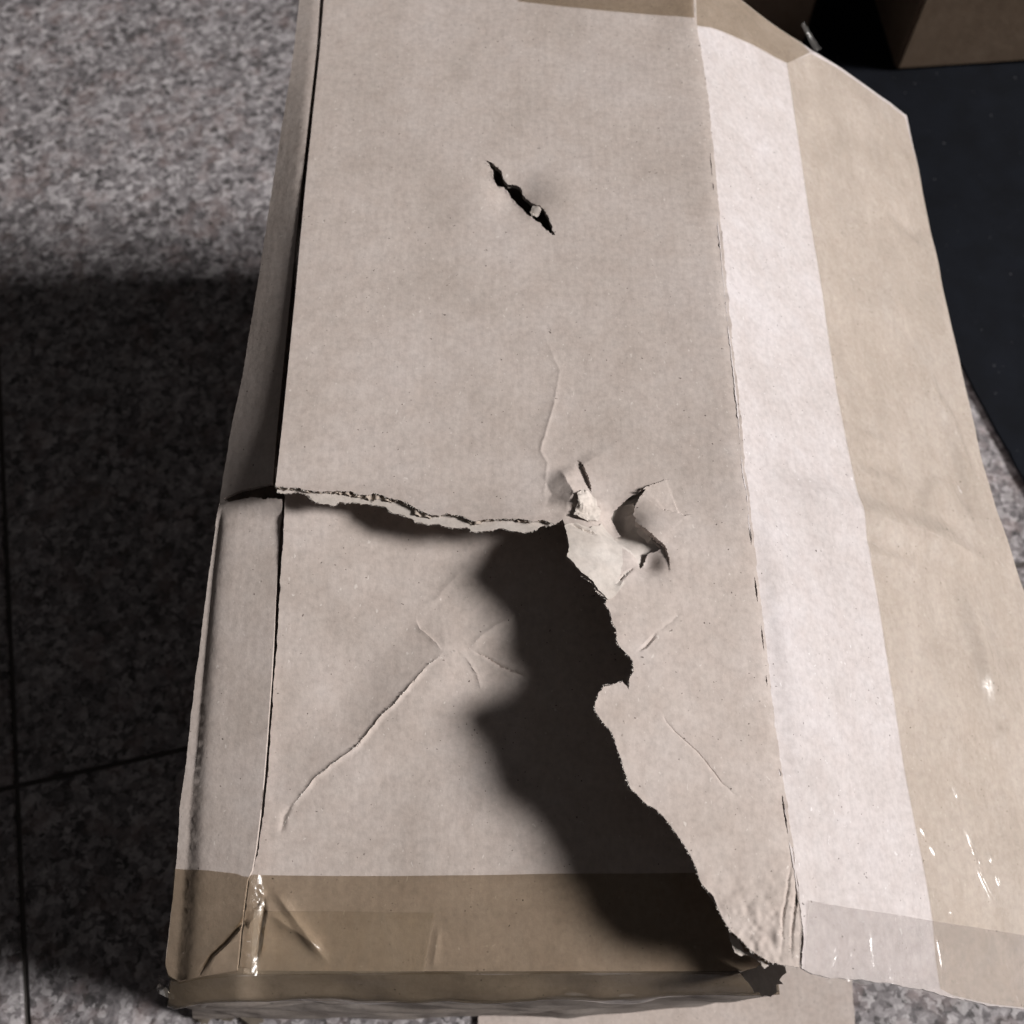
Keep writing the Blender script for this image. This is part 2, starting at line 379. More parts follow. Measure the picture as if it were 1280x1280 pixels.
def zU(X, Y):
    """the torn main panel"""
    X = np.asarray(X, float); Y = np.asarray(Y, float)
    z = H + .0012 * vnoise(X, Y, 6) + .0005 * vnoise(X, Y, 21)
    t = np.clip((foldX(Y) - X) / .16, 0, 1)
    low = smooth((.37 - Y) / .10)
    z = z + .031 * t * low                                             # the free flap right of the tear curls up
    z = z + .005 * np.clip((.176 - X) / .35, 0, 1) * smooth((Y - .30) / .06) * smooth((.75 - Y) / .4)
    z = z + (.00045 * tent(X, Y, K['c_up'], .0018) + .0007 * tent(X, Y, K['c_up'], .012)) * smooth((.52 - Y) / .12)
    z = z + .0060 * tent(X, Y, K['c_facet'], .014)
    z = z + .0030 * fault(X, Y, K['c_crack'], .016, 1)
    z = z - .0012 * tent(X, Y, K['c_knot'], .0014) - .0010 * tent(X, Y, K['c_knot2'], .0014)
    z = z + crumple(X, Y, C_['knot'], .0042, 9, 3)
    z = z + .00035 * gauss(X, Y, C_['knot'], .013) * vnoise(X, Y, 380)
    z = z - .20 * (X - C_['strip'][0]) * gauss(X, Y, C_['strip'], .024)
    z = z - .0125 * gauss(X, Y, C_['dip'], .016)
    z = z + .0048 * fault(X, Y, K['c_lip'], .030, 1)
    z = z - .0070 * gauss(X, Y, C_['pocket'], .0095)
    z = z - .0013 * tent(X, Y, K['c_piece'], .0016) + .0014 * fault(X, Y, K['c_piece'], .010, 1)
    z = z - .0016 * tent(X, Y, K['c_notch'], .0016)
    z = z - .0008 * tent(X, Y, K['c_low'], .0011) + .0005 * fault(X, Y, K['c_low'], .012, -1)
    z = z - .0005 * tent(X, Y, K['c_faint'], .0016) - .0007 * tent(X, Y, K['c_right'], .006)
    z = z - .0062 * gauss(X, Y, C_['slitc'], .022) - .0012 * tent(X, Y, K['slit'], .008) + .0024 * smooth(tent(X, Y, K['slit'], .0070)) * (pl_dist(X, Y, K['slit'])[1] < 0)
    z = z - .0012 * tent(X, Y, K['c_corner'], .0016) - .0014 * tent(X, Y, K['c_corner2'], .0016)
    d, s, u = pl_dist(X, Y, tear_t)
    z = z + .0006 * np.exp(-d / .01) * vnoise(X, Y, 130)
    sc = gauss(X, Y, C_['scuff'], .040)
    z = z + sc * (.00055 * vnoise(X, Y, 330) + .0008 * vnoise(X, Y, 160) - .0010)
    z = z - .0016 * np.exp(-np.abs(foldX(Y) - X) / .004)               # rounds off at the fold
    return z
K2 = dict(
    s_main=q([(333, 1022), (352, 992), (376, 958), (408, 936), (440, 914), (470, 878), (498, 852), (525, 822), (550, 800), (566, 797), (582, 803)]),
    s_up=q([(578, 798), (598, 780), (618, 766), (640, 755), (665, 735)]),
    s_crack=q([(585, 794), (605, 802), (625, 812), (645, 820), (665, 828)]),
    s_top=q([(520, 745), (545, 728), (570, 700), (600, 690)]),
    s_b1=q([(552, 800), (540, 782), (522, 768), (515, 752)]), s_b2=q([(500, 850), (512, 868), (518, 890)]), s_b3=q([(575, 800), (592, 822), (600, 845)]), s_b4=q([(438, 915), (428, 900), (410, 892)]),
    s_foot=q([(331, 1030), (337, 1005), (350, 985)]))
CD = {k: q([v])[0] for k, v in dict(a=(620, 862), b=(560, 795), c=(440, 850)).items()}
for k_ in K2: K2[k_] = jag(K2[k_], .0006, .0040)
def zS(X, Y):
    """the panel that fell in, left of the tear"""
    X = np.asarray(X, float); Y = np.asarray(Y, float)
    u = np.clip((X + .176) / .35, -.1, 1.1); v = np.clip((Y - .03) / .33, -.1, 1.3)
    dl = .066 + (.014 - .066) * v; dr = .053 + (.026 - .053) * v
    z = H - (dl + (dr - dl) * u)
    z = z + .0016 * vnoise(X, Y, 7) + .0005 * vnoise(X, Y, 25)
    z = z + .0014 * tent(X, Y, K2['s_main'], .0019) + .0026 * tent(X, Y, K2['s_main'], .030) - .0010 * fault(X, Y, K2['s_main'], .005, -1)
    z = z + .0018 * tent(X, Y, K2['s_up'], .014) + .0005 * tent(X, Y, K2['s_up'], .003)
    z = z - .0014 * tent(X, Y, K2['s_crack'], .0016) + .0015 * fault(X, Y, K2['s_crack'], .014, -1)
    for k_ in ('s_b1', 's_b3'): z = z + .0004 * tent(X, Y, K2[k_], .0022) + .0006 * fault(X, Y, K2[k_], .008, 1)
    z = z - .0050 * gauss(X, Y, CD['a'], .034) + .0034 * gauss(X, Y, CD['b'], .020) - .0030 * gauss(X, Y, CD['c'], .030)
    z = z + .0005 * tent(X, Y, K2['s_top'], .004) - .0012 * tent(X, Y, K2['s_foot'], .0030)
    return z
_lf = on_surface([(203, 1228), (214, 1140), (225, 1010), (243, 860), (262, 710), (288, 540), (318, 380), (352, 160), (378, -28)], flat(H - .022))
_li = on_surface([(291, 1213), (320, 1060), (334, 920), (344, 760), (350, 640), (347, 530), (380, 200), (401, -28)], flat(H - .012))
TC = dict(A=topxy([(307, 1100), (303, 1112), (295, 1127), (277, 1152), (258, 1172), (238, 1189), (221, 1213), (216, 1226)]), B=topxy([(308, 1104), (308, 1132), (303, 1155), (300, 1174), (291, 1207)]),
          Cc=topxy([(317, 1096), (342, 1131), (364, 1161), (380, 1183), (397, 1204)]), D=topxy([(309, 1128), (336, 1147), (360, 1163), (385, 1182)]), E=topxy([(300, 1094), (304, 1104), (307, 1112)]),
          G=topxy([(543, 1146), (538, 1175), (532, 1212)]), Hh=topxy([(690, 1138), (740, 1136), (735, 1160), (745, 1168)]), L=topxy([(330, 1136), (440, 1139), (560, 1139), (700, 1140)]))
def folds(X, Y):
    """the pressed folds of the taped front corner, shared by tape and board"""
    z = - .0022 * tent(X, Y, TC['A'], .0022) + .0034 * fault(X, Y, TC['A'], .008, 1) + .0012 * fault(X, Y, TC['A'], .004, -1)
    z = z - .0020 * tent(X, Y, TC['B'], .0020) + .0022 * fault(X, Y, TC['B'], .007, 1)
    z = z + .0026 * tent(X, Y, TC['Cc'], .0048) + .0024 * tent(X, Y, TC['D'], .0056) + .0014 * tent(X, Y, TC['E'], .003)
    z = z + .0006 * tent(X, Y, TC['G'], .003) + .0005 * fault(X, Y, TC['L'], .012, 1)
    return z
zS_ = zS
zS = lambda X, Y: zS_(X, Y) + folds(X, Y)
def zL(X, Y):
    """the left flap: level near the camera, its far half leaning down to the left"""
    X = np.asarray(X, float); Y = np.asarray(Y, float)
    dr = np.interp(Y, [-.05, .05, .2, .345, .36, .5, .9], [.058, .051, .033, .020, .006, .003, .002])
    tl = np.interp(Y, [.02, .345, .362, .45, .6, .7, .78, .88], [.19, .13, .55, .53, .51, .44, .34, .22])
    xo = np.interp(Y, _lf[:, 1], _lf[:, 0]); xi = np.interp(Y, _li[:, 1], _li[:, 0])
    return H - dr - tl * np.clip(xi - X, 0, 1) - .0045 * np.exp(-np.clip(X - xo, 0, 1) / .0038) * smooth((.36 - Y) / .02) + .0005 * vnoise(X, Y, 14) + folds(X, Y)
def zT(X, Y):
    """the front tape lying over the left flap and the fallen panel"""
    X = np.asarray(X, float); Y = np.asarray(Y, float)
    gx = -.1765; k = smooth((X - gx + .007) / .014)
    z = zL(X, Y) * (1 - k) + zS(X, Y) * k
    return np.maximum(z, np.where(X < gx, zL(X, Y), zS(X, Y)) ) + .0009

# ------------------------------------------------------------------ the damaged box
box = thing('cardboard_box', BASE, 'large torn cardboard box with a caved-in top and brown tape, filling the picture', 'box')

FT = on_surface(TEARX, zU); FY = on_surface(TEARY, zU); FF = on_surface(FOLD, zU); FL = on_surface(LEFT, zU)
tear1 = jag(FT, .00055); tear2 = jag(FY, .00032)
fold = jag(FF, .00035, .002)
outl = np.vstack([FL[:-1], tear1[:-1], tear2[:-1], fold[:-1], FF[-1:]])
SLIT = [(607, 200), (616, 204), (625, 212), (628, 219), (628, 223), (635, 230), (644, 231), (651, 235), (655, 244), (664, 253), (675, 257), (682, 266), (689, 279), (693, 293),
        (683, 288), (675, 278), (666, 273), (658, 266), (649, 258), (639, 245), (630, 235), (621, 233), (617, 226), (616, 217), (613, 208)]
HOLE = [(807, 611), (800, 620), (794, 631), (791, 645), (796, 655), (804, 664), (814, 674), (825, 685), (816, 690), (809, 692), (804, 706), (800, 711), (797, 701), (789, 692), (779, 685), (770, 679), (768, 673), (777, 670), (774, 666), (768, 656), (764, 648), (768, 639), (778, 630), (790, 619)]
slit = jag(np.vstack([on_surface(SLIT, zU), on_surface(SLIT[:1], zU)]), .0005, .0012)[:-1]
hole = jag(np.vstack([on_surface(HOLE, zU), on_surface(HOLE[:1], zU)]), .00045, .001)[:-1]
dash = []
fd = resample(on_surface([(x - 4, y) for x, y in FOLD[1:-2]], zU), .001); i_ = 12
while i_ < len(fd) - 40:
    n_ = random.choice([4, 6, 9, 14, 20, 26]); far_ = i_ / len(fd)
    if random.random() < .85 - .35 * far_:
        seg = fd[i_:i_ + n_] + np.array([RS.uniform(-.0006, .0006), 0]); wv = np.sin(np.linspace(0.12, math.pi - .12, n_)) * RS.uniform(.00035, .00085)
        off_ = np.column_stack([wv, wv * 0])
        dash.append(np.vstack([seg - off_ + RS.randn(n_, 2) * .00012, (seg + off_ + RS.randn(n_, 2) * .00012)[::-1]]))
    i_ += n_ + random.choice([6, 10, 16, 24, 34])
fine_a = topxy([(670, 560), (760, 560), (860, 590), (850, 740), (800, 760), (700, 740), (660, 650)])
fine_b = topxy([(870, 1080), (1004, 1070), (1004, 1212), (900, 1200)])
panel = sheet('top_panel', outl, zU, .0006, M_CARD, box, [slit, hole] + dash, [K[k] for k in K if k not in ('slit', 'c_right')], [fine_a, fine_b], .0050, .0010, autosmooth=24)
panel['label'] = 'grey-brown top panel torn across with a curled ragged edge'

LEDGE = [(346, 616), (358, 616), (384, 618), (392, 626), (405, 630), (418, 631), (424, 627), (440, 628), (470, 632), (482, 634), (492, 640), (515, 648), (530, 655), (548, 656), (564, 660),
         (578, 659), (593, 665), (608, 663), (623, 661), (653, 665), (668, 663), (680, 657), (690, 656)]
zI = lambda X, Y: zU(X, Y) - .0040
led = jag(on_surface(LEDGE, zI), .0007)
in2 = jag(on_surface([(x + 3 - 6.5 * max(0, math.sin(y * .085) + .6 * math.sin(y * .23 + 1)) * (790 < y < 1150), y - 1) for x, y in TEARY[:-1]], zI), .0007)
inR = on_surface([(x - 3, y) for x, y in FOLD], zI); inL = on_surface([(x + 3, y) for x, y in LEFT[:-1]], zI)
inn = sheet('inner_liner', np.vstack([inL, led, in2, inR]), zI, .0005, M_INNER, panel, [slit * 1.0], [], [], .0050)
zF = lambda X, Y: zU(X, Y) - .0023 + .0011 * np.sin(2 * math.pi * np.asarray(X) / .0072 + 2 * vnoise(X, Y, 8))
fl_lo = [(x, y + 3 + 5 * random.random() * (1 if 440 < x < 540 else .35)) for x, y in TEARX[:-2]]
fl_hi = [(x, y - 22) for x, y in TEARX[:-2]]
flo = jag(on_surface(fl_lo, zI), .0011, .0012); fhi = on_surface(fl_hi, zI)
flu = sheet('fluting', np.vstack([flo, fhi[::-1]]), zF, .0003, M_FLUTE, panel, (), (), (), .0011)
STRIP = [(912, 1164), (915, 1178), (920, 1190), (928, 1196), (934, 1193), (945, 1197), (952, 1202), (957, 1210), (963, 1206), (954, 1199), (943, 1191), (932, 1188), (925, 1176)]
st = on_surface(STRIP, zI); st = jag(np.vstack([st, st[:1]]), .0005, .001)[:-1]
so = sheet('liner_strip', st, lambda X, Y: zI(X, Y) - .0035 + .0008 * vnoise(X, Y, 200), .0004, M_INNER, panel, s0=.0012)
TAB = [(668, 252), (677, 255), (676, 263), (671, 271), (665, 270), (662, 262)]
tb_ = topxy(TAB); sheet('paper_tab', jag(np.vstack([tb_, tb_[:1]]), .0007, .0012)[:-1], lambda X, Y: zU(X, Y) - .0006 + .0006 * vnoise(X, Y, 300), .0003, M_INNER, panel, s0=.0012)

FLAKE = [(721, 624), (729, 617), (738, 621), (750, 628), (753, 636), (748, 653), (736, 657), (717, 652), (722, 637)]
fk = topxy(FLAKE); fk = jag(np.vstack([fk, fk[:1]]), .0006, .0014)[:-1]; fc = fk.mean(0)
zK = lambda X, Y: zU(X, Y) + .0022 - .22 * (np.asarray(X) - fc[0]) + .0022 * vnoise(X, Y, 210) + .0009 * np.abs(vnoise(X, Y, 420))
pf = sheet('paper_flake', fk, zK, .0004, M_INNER, panel, (), (), [fk], .0012, .0007, autosmooth=20)
PEEL = [(706, 658), (720, 655), (738, 661), (752, 655), (762, 668), (774, 680), (788, 688), (797, 700), (800, 711), (792, 716), (780, 730), (769, 744), (760, 749), (748, 738), (740, 726), (727, 717), (717, 705), (709, 697), (712, 687)]
pe = on_surface(PEEL, zU); pe = jag(np.vstack([pe, pe[:1]]), .0004, .0016)[:-1]; pc = pe.mean(0)
zP = lambda X, Y: zU(X, Y) + .0014 - .10 * (np.asarray(X) - pc[0]) + .0005 * vnoise(X, Y, 140) - .0016 * tent(X, Y, K['c_knot2'], .0016)
sheet('peeled_paper', pe, zP, .0004, M_INNER, panel, (), [K['c_knot2']], (), .0024, autosmooth=24)
# little fibres of paper standing out of the torn edges
FV, FFc = [], []
def fibres(pl, zf, n, ln, out=1, dz=0):
    rp = resample(pl, .0006)
    for _ in range(n):
        i = random.randrange(1, len(rp) - 1); p = rp[i]; tn = rp[i + 1] - rp[i - 1]; L = np.hypot(*tn) + 1e-9; tn = tn / L
        nr = np.array([-tn[1], tn[0]]) * out; z = float(zf(p[:1], p[1:2])[0]) + dz
        l = ln * random.uniform(.3, 1.0); wv = random.uniform(.00012, .00045); a = random.uniform(-.9, .9)
        d = nr * math.cos(a) + tn * math.sin(a); up = random.uniform(-.5, .8) * l
        b0, b1 = p - tn * wv, p + tn * wv; m = p + d * l * .6; e = p + d * l
        k = len(FV); B = np.array(BASE)
        for (xy, zz) in ((b0, z - .0003), (b1, z - .0003), (m + tn * wv * .6, z + up * .5), (m - tn * wv * .6, z + up * .5), (e, z + up)):
            FV.append((xy[0] - B[0], xy[1] - B[1], zz - B[2]))
        FFc.extend([(k, k + 1, k + 2, k + 3), (k + 3, k + 2, k + 4)])
fibres(tear1, zU, 170, .0018, -1); fibres(led, zI, 200, .0016, -1, -.0002); fibres(tear2, zU, 280, .0017, -1)
fibres(np.vstack([slit, slit[:1]]), zU, 130, .0021, 1); fibres(np.vstack([hole, hole[:1]]), zU, 30, .0016, 1)
fibres(resample(K['c_right'], .001), zU, 26, .0012, 1); fibres(fold, zU, 120, .0011, 1)
sc = topxy([(905, 1130), (960, 1120), (1000, 1150), (1000, 1205), (930, 1180)])
for _ in range(10): fibres(np.array([sc[random.randrange(5)], sc[random.randrange(5)] + RS.randn(2) * .004, sc[random.randrange(5)] + RS.randn(2) * .006]), zU, 14, .0014, 1)
fibres(K2['s_main'], zS, 120, .0012, 1, .0002); fibres(K2['s_up'], zS, 25, .0010, 1, .0002); fibres(K['c_crack'], zU, 14, .0012, 1); fibres(K['c_lip'], zU, 30, .0016, 1); fibres(topxy([(712, 622), (735, 618), (750, 640), (745, 655)]), zU, 40, .0016, 1)
fo = new_obj('torn_fibres', mesh('torn_fibres', FV, FFc, False), M_FIBRE, panel); fo['kind'] = 'stuff'

# fallen-in panel
SUNL = [(357, 590), (356, 622), (355, 662), (353, 690), (350, 735), (348, 769), (347, 800), (343, 850), (338, 920), (334, 970), (329, 1020), (324, 1060), (317, 1085), (311, 1100), (307, 1140), (299, 1213)]
SUN = SUNL + [(420, 1214), (560, 1214), (700, 1214), (850, 1214), (970, 1213), (955, 1120), (930, 1000), (870, 760), (840, 590)]
sun = on_surface(SUN, zS); nl = len(SUNL); sun = np.vstack([jag(sun[:nl], .0003, .002), sun[nl:]])
sp = sheet('sunken_panel', sun, zS, .0035, M_CARD, box, (), [K2[k] for k in K2] + [TC['Cc'], TC['D'], TC['B'], TC['G']], [topxy([(540, 760), (660, 740), (680, 850), (560, 830)])], .0050, .0014)
sp['label'] = 'caved-in part of the top with a jagged crease, half in shadow'

# left flap with its own tear
LFR = [(401, -28), (396, 60), (380, 200), (362, 380), (347, 530), (341, 600)]
NOT = [(341, 604), (330, 606), (310, 610), (292, 617), (277, 623), (287, 627), (300, 625), (318, 621), (335, 621), (352, 624)]
LFL = [(350, 660), (347, 710), (344, 760), (342, 800), (339, 850), (334, 920), (330, 970), (325, 1020), (320, 1060), (315, 1088), (309, 1100), (305, 1130), (300, 1170), (296, 1213)]
LFO = [(245, 1222), (224, 1227), (211, 1219), (207, 1204), (208, 1190), (214, 1140), (220, 1085), (225, 1010), (233, 950), (243, 860), (252, 790), (262, 710), (272, 640), (275, 622), (288, 540), (303, 470), (318, 380), (335, 270), (352, 160), (365, 80), (378, -28)]
a, b, c, d = [on_surface(p, zL) for p in (LFR, NOT, LFL, LFO)]
lf = sheet('left_flap', np.vstack([a, jag(b, .0005), c[:-1], jag(c[-1:].repeat(2, 0), 0), jag(d, .0002, .0022)]), zL, .0035, M_CARD, box, (), [d[2:] + np.array([.0042, 0]), TC['A'], TC['E']], (), .0050)
lf['label'] = 'narrow flap along the left edge, its far half shaded'

# sloping right side
BOT = [(1133, 145), (1150, 230), (1170, 320), (1200, 460), (1220, 550), (1245, 640), (1280, 735), (1310, 830), (1345, 960), (1375, 1110), (1398, 1268)]
ZB = 0.300                    # height of the lower edge of the sloping side
bo = on_surface(BOT, flat(ZB)); o = np.argsort(bo[:, 1]); bX, bY = bo[o, 0], bo[o, 1]
def zR0(X, Y):
    """sloping side from the fold down to its lower edge"""
    X = np.asarray(X, float); Y = np.asarray(Y, float)
    v = (X - foldX(Y)) / (np.interp(Y, bY, bX) - foldX(Y))
    return H - .0022 - (H - .0022 - ZB) * v, v, Y
zr_flat = lambda X, Y: zR0(X, Y)[0]
qr = lambda pts: on_surface(pts, zr_flat)
KR = dict(
    main=qr([(938, 598), (985, 606), (1030, 625), (1062, 640), (1100, 653), (1130, 664), (1160, 672), (1185, 684), (1215, 696), (1255, 710)]),
    m2=qr([(1068, 690), (1095, 694), (1125, 706), (1150, 718)]), m3=qr([(1062, 545), (1085, 548), (1112, 560)]), m4=qr([(1065, 575), (1100, 585), (1130, 600)]),
    arc=qr([(1160, 660), (1160, 630), (1165, 610), (1182, 598)]), b1=qr([(1148, 440), (1165, 490), (1188, 530), (1206, 580), (1222, 632)]),
    b2=qr([(1170, 545), (1185, 570), (1205, 620), (1218, 655)]), b3=qr([(1190, 715), (1210, 745), (1225, 790), (1240, 850), (1260, 900)]),
    sm=qr([(1058, 300), (1064, 335), (1072, 370), (1080, 395)]), v1=qr([(1188, 770), (1190, 800), (1195, 850), (1196, 930)]),
    shine=qr([(1198, 1018), (1210, 1042), (1222, 1068), (1226, 1090), (1238, 1115), (1255, 1140), (1276, 1168), (1300, 1190)]),
    shine2=qr([(1203, 1020), (1216, 1052), (1224, 1075), (1236, 1105)]), w1=qr([(1225, 1180), (1250, 1210), (1280, 1245)]), w2=qr([(1172, 1165), (1178, 1195), (1181, 1220)]),
    g1=qr([(1176, 668), (1188, 673)]), g2=qr([(1150, 1030), (1160, 1048)]), g3=qr([(1162, 1052), (1172, 1072)]), g4=qr([(1188, 1138), (1196, 1148)]), g5=qr([(1246, 1090), (1252, 1110)]), g6=qr([(1236, 1060), (1241, 1080)]), g7=qr([(1215, 560), (1225, 590)]), g8=qr([(1240, 700), (1250, 708)]), g9=qr([(1200, 1000), (1192, 975)]), far=qr([(1100, 255), (1130, 280), (1155, 300)]), w3=qr([(1270, 880), (1255, 915), (1240, 940)]))
CR = {k: qr([v])[0] for k, v in dict(a=(1120, 500), b=(1190, 880), c=(1060, 200), d=(1120, 1190)).items()}
def zR(X, Y):
    z, v, yt = zR0(X, Y); X = np.asarray(X, float); Y = np.asarray(Y, float)
    e = smooth(v / .06)
    z = z + e * (.0045 * vnoise(X, Y, 5) + .0022 * vnoise(X, Y, 14) + .0003 * vnoise(X, Y, 45))
    z = z + .0070 * smooth(tent(X, Y, KR['main'], .024)) * e - .0004 * fault(X, Y, KR['main'], .014, -1) * e
    for k, h_, w_ in (('m2', .0012, .007), ('m3', .0009, .006), ('m4', -.0009, .006), ('arc', .0011, .006), ('b1', .0016, .009), ('b2', -.0012, .008), ('b3', .0020, .014), ('sm', -.0005, .004), ('far', -.0014, .012), ('w3', .0008, .004)):
        z = z + 3.0 * h_ * tent(X, Y, KR[k], w_ * 1.25)
    return z + e * .0022 * vnoise(X, Y, 26) * smooth((X - foldX(Y) - .08) / .08)
def zRT(X, Y):
    z = zR(X, Y) + .0008
    z = z + .0014 * tent(X, Y, KR['shine'], .0022) + .0008 * tent(X, Y, KR['shine2'], .0014) + .0006 * tent(X, Y, KR['w1'], .0020) + .0007 * tent(X, Y, KR['w2'], .0016) + .0003 * tent(X, Y, KR['v1'], .0011)
    for k in ('g1', 'g2', 'g3', 'g4', 'g5', 'g6', 'g7', 'g8', 'g9'): z = z + .0011 * tent(X, Y, KR[k], .0022)
    return z
def zRC(X, Y):
    X = np.asarray(X, float); Y = np.asarray(Y, float)
    wr = gauss(X, Y, CR['d'], .07)
    return zRT(X, Y) + .0006 + wr * .0013 * np.clip(vnoise(X * 1.0, Y * .40, 150) - .15, 0, 1) + wr * .0006 * vnoise(X, Y, 60)
FAR = [(883, -30), (920, -2), (960, 28), (1000, 56), (1012, 66), (1045, 86), (1088, 113), (1112, 128), (1133, 145)]
NEAR = [(1398, 1268), (1330, 1264), (1280, 1261), (1240, 1257), (1190, 1246), (1150, 1236), (1120, 1231), (1085, 1226), (1060, 1224), (1040, 1222), (1022, 1218), (1006, 1214)]
SF = [(1002, 1210), (1005, 1168), (996, 1110), (987, 1050), (976, 980), (964, 900), (953, 800), (941, 700), (933, 620), (928, 590), (922, 520), (912, 430), (901, 320), (889, 200), (881, 120), (867, 30), (862, -28)]
sF, sFa, sB, sN = qr(SF), qr(FAR), qr(BOT), qr(NEAR)
side = sheet('side_panel', np.vstack([sFa[:-1], sB[:-1], jag(sN, .0004, .003)[:-1], jag(sF, .0003, .002)]), zR, .0035, M_SIDE, box, (), [KR['main']], (), .0060)
side['label'] = 'pale right side sloping down from the top, brightly lit'
# tapes on the side
TL = [(983, 80), (1000, 190), (1020, 320), (1046, 490), (1080, 660), (1105, 800), (1130, 950), (1168, 1151), (1172, 1200), (1177, 1236)]
tN = [(1398, 1266), (1330, 1262), (1280, 1259), (1240, 1255), (1192, 1244)]
stape = sheet('tape', np.vstack([qr(TL), qr(tN[::-1]), sB[::-1][1:-1], qr([(1131, 147), (1112, 131), (1045, 90), (1012, 71)])]), zRT, .00015, M_TAPE_SIDE, side, (), [KR['shine'], KR['shine2'], KR['w1'], KR['w2'], KR['v1'], KR['main']] + [KR['g%d' % i] for i in range(1, 10)], (), .0045)
stape['label'] = 'wide beige tape covering most of the sloping right side'
ntape = sheet('tape', np.vstack([qr([(1010, 1125), (1060, 1134), (1120, 1143), (1168, 1151), (1230, 1160), (1300, 1172), (1380, 1180)]), qr([(1394, 1264), (1330, 1262)]), jag(qr([(1280, 1262), (1240, 1259), (1190, 1247), (1150, 1238), (1120, 1231), (1085, 1227), (1060, 1225), (1040, 1223), (1020, 1220), (1005, 1214)]), .0007, .003), qr([(1008, 1170)])]),
              zRC, .00015, M_TAPE_CLEAR, side, (), (), [qr([(1015, 1150), (1180, 1160), (1200, 1240), (1015, 1215)])], .0045, .0016)
ntape['label'] = 'clear crinkled tape across the near end of the side'
ftape = sheet('tape', np.vstack([qr([(871, 33), (900, 42), (940, 59), (983, 81), (1012, 70)]), qr([(1000, 57), (960, 29), (920, -1), (881, -28), (869, -28)])]), lambda X, Y: zRT(X, Y) + .0006, .00015, M_TAPE, side, s0=.006)
ftape['label'] = 'brown tape across the far end of the side'
zUT = lambda X, Y: zU(X, Y) + .0010
etape = sheet('tape', on_surface([(600, -28), (622, -28), (650, 1), (700, 7), (760, 13), (820, 18), (862, 21), (868, 22), (866, -28)], zUT), zUT, .00015, M_TAPE, panel, s0=.005)
etape['label'] = 'brown tape strip at the far end of the top'
# curled scrap of tape standing up at the far edge
sv = []; P0 = qr([(1012, 68)])[0]; z0 = float(zR(P0[:1], P0[1:])[0])
for k in range(9):
    t_ = k / 8; wv = .0035 * (1 - .5 * t_) 
    c0 = Vector((P0[0] - .012 * t_ + .008 * (1 - t_) , P0[1] + .014 * math.sin(t_ * 2), z0 + .0012 + .022 * t_ ** 1.4))
    sv += [c0 + Vector((-wv, -wv * .7, 0)) - BASE, c0 + Vector((wv, wv * .7, .0004 * (-1) ** k)) - BASE]
ts = new_obj('tape_scrap', mesh('tape_scrap', sv, [(2 * k, 2 * k + 1, 2 * k + 3, 2 * k + 2) for k in range(8)]), M_TAPE_CLEAR, side)
ts.modifiers.new('thickness', 'SOLIDIFY').thickness = .0002

# front tape over flap and fallen panel
def off(pl): return np.asarray(pl)
def zFT(X, Y):
    z = zT(X, Y) + .0004 * tent(X, Y, TC['Hh'], .0020)
    return z
fro = np.vstack([on_surface([(218, 1086), (260, 1088), (296, 1092), (306, 1096), (318, 1093)], zFT), on_surface([(420, 1095), (500, 1095), (600, 1094), (700, 1092), (800, 1092), (860, 1091), (952, 1090), (971, 1213)], zFT),
                 on_surface([(850, 1216), (700, 1217), (500, 1218), (400, 1218), (305, 1219), (245, 1225), (224, 1230), (210, 1221), (206, 1205), (209, 1190), (214, 1140)], zFT)])
frt = sheet('tape', fro, zFT, .00015, M_TAPE, sp, (), [TC[k] for k in TC], [topxy([(205, 1085), (420, 1085), (420, 1215), (205, 1228)])], .0050, .0015)
frt['label'] = 'brown glossy tape along the front edge with folds at its left corner'

DBL = [(318, 1137), (340, 1139), (400, 1139), (480, 1140), (545, 1141), (541, 1160), (536, 1190), (531, 1215), (420, 1217), (330, 1218), (314, 1216), (315, 1180)]
db = on_surface(DBL, lambda X, Y: zFT(X, Y) + .0004)
dbt = sheet('tape', db, lambda X, Y: zFT(X, Y) + .0004, .00015, M_TAPE_SIDE, sp, (), [TC['Cc'], TC['D']], (), .0050)
dbt['label'] = 'second darker layer of tape ending in a slanted edge on the front tape'
TUFT = [(197, 1218), (207, 1226), (216, 1232), (232, 1234), (250, 1240), (262, 1250), (256, 1260), (236, 1258), (222, 1250), (208, 1246), (196, 1236), (201, 1228)]
zW = lambda X, Y: H - .085 + .012 * vnoise(X, Y, 75) + .005 * vnoise(X, Y, 190)
tu = on_surface(TUFT, zW); sheet('tape_tuft', jag(np.vstack([tu, tu[:1]]), .0006, .002)[:-1], zW, .0002, M_TAPE_CLEAR, frt, s0=.0018, autosmooth=25)
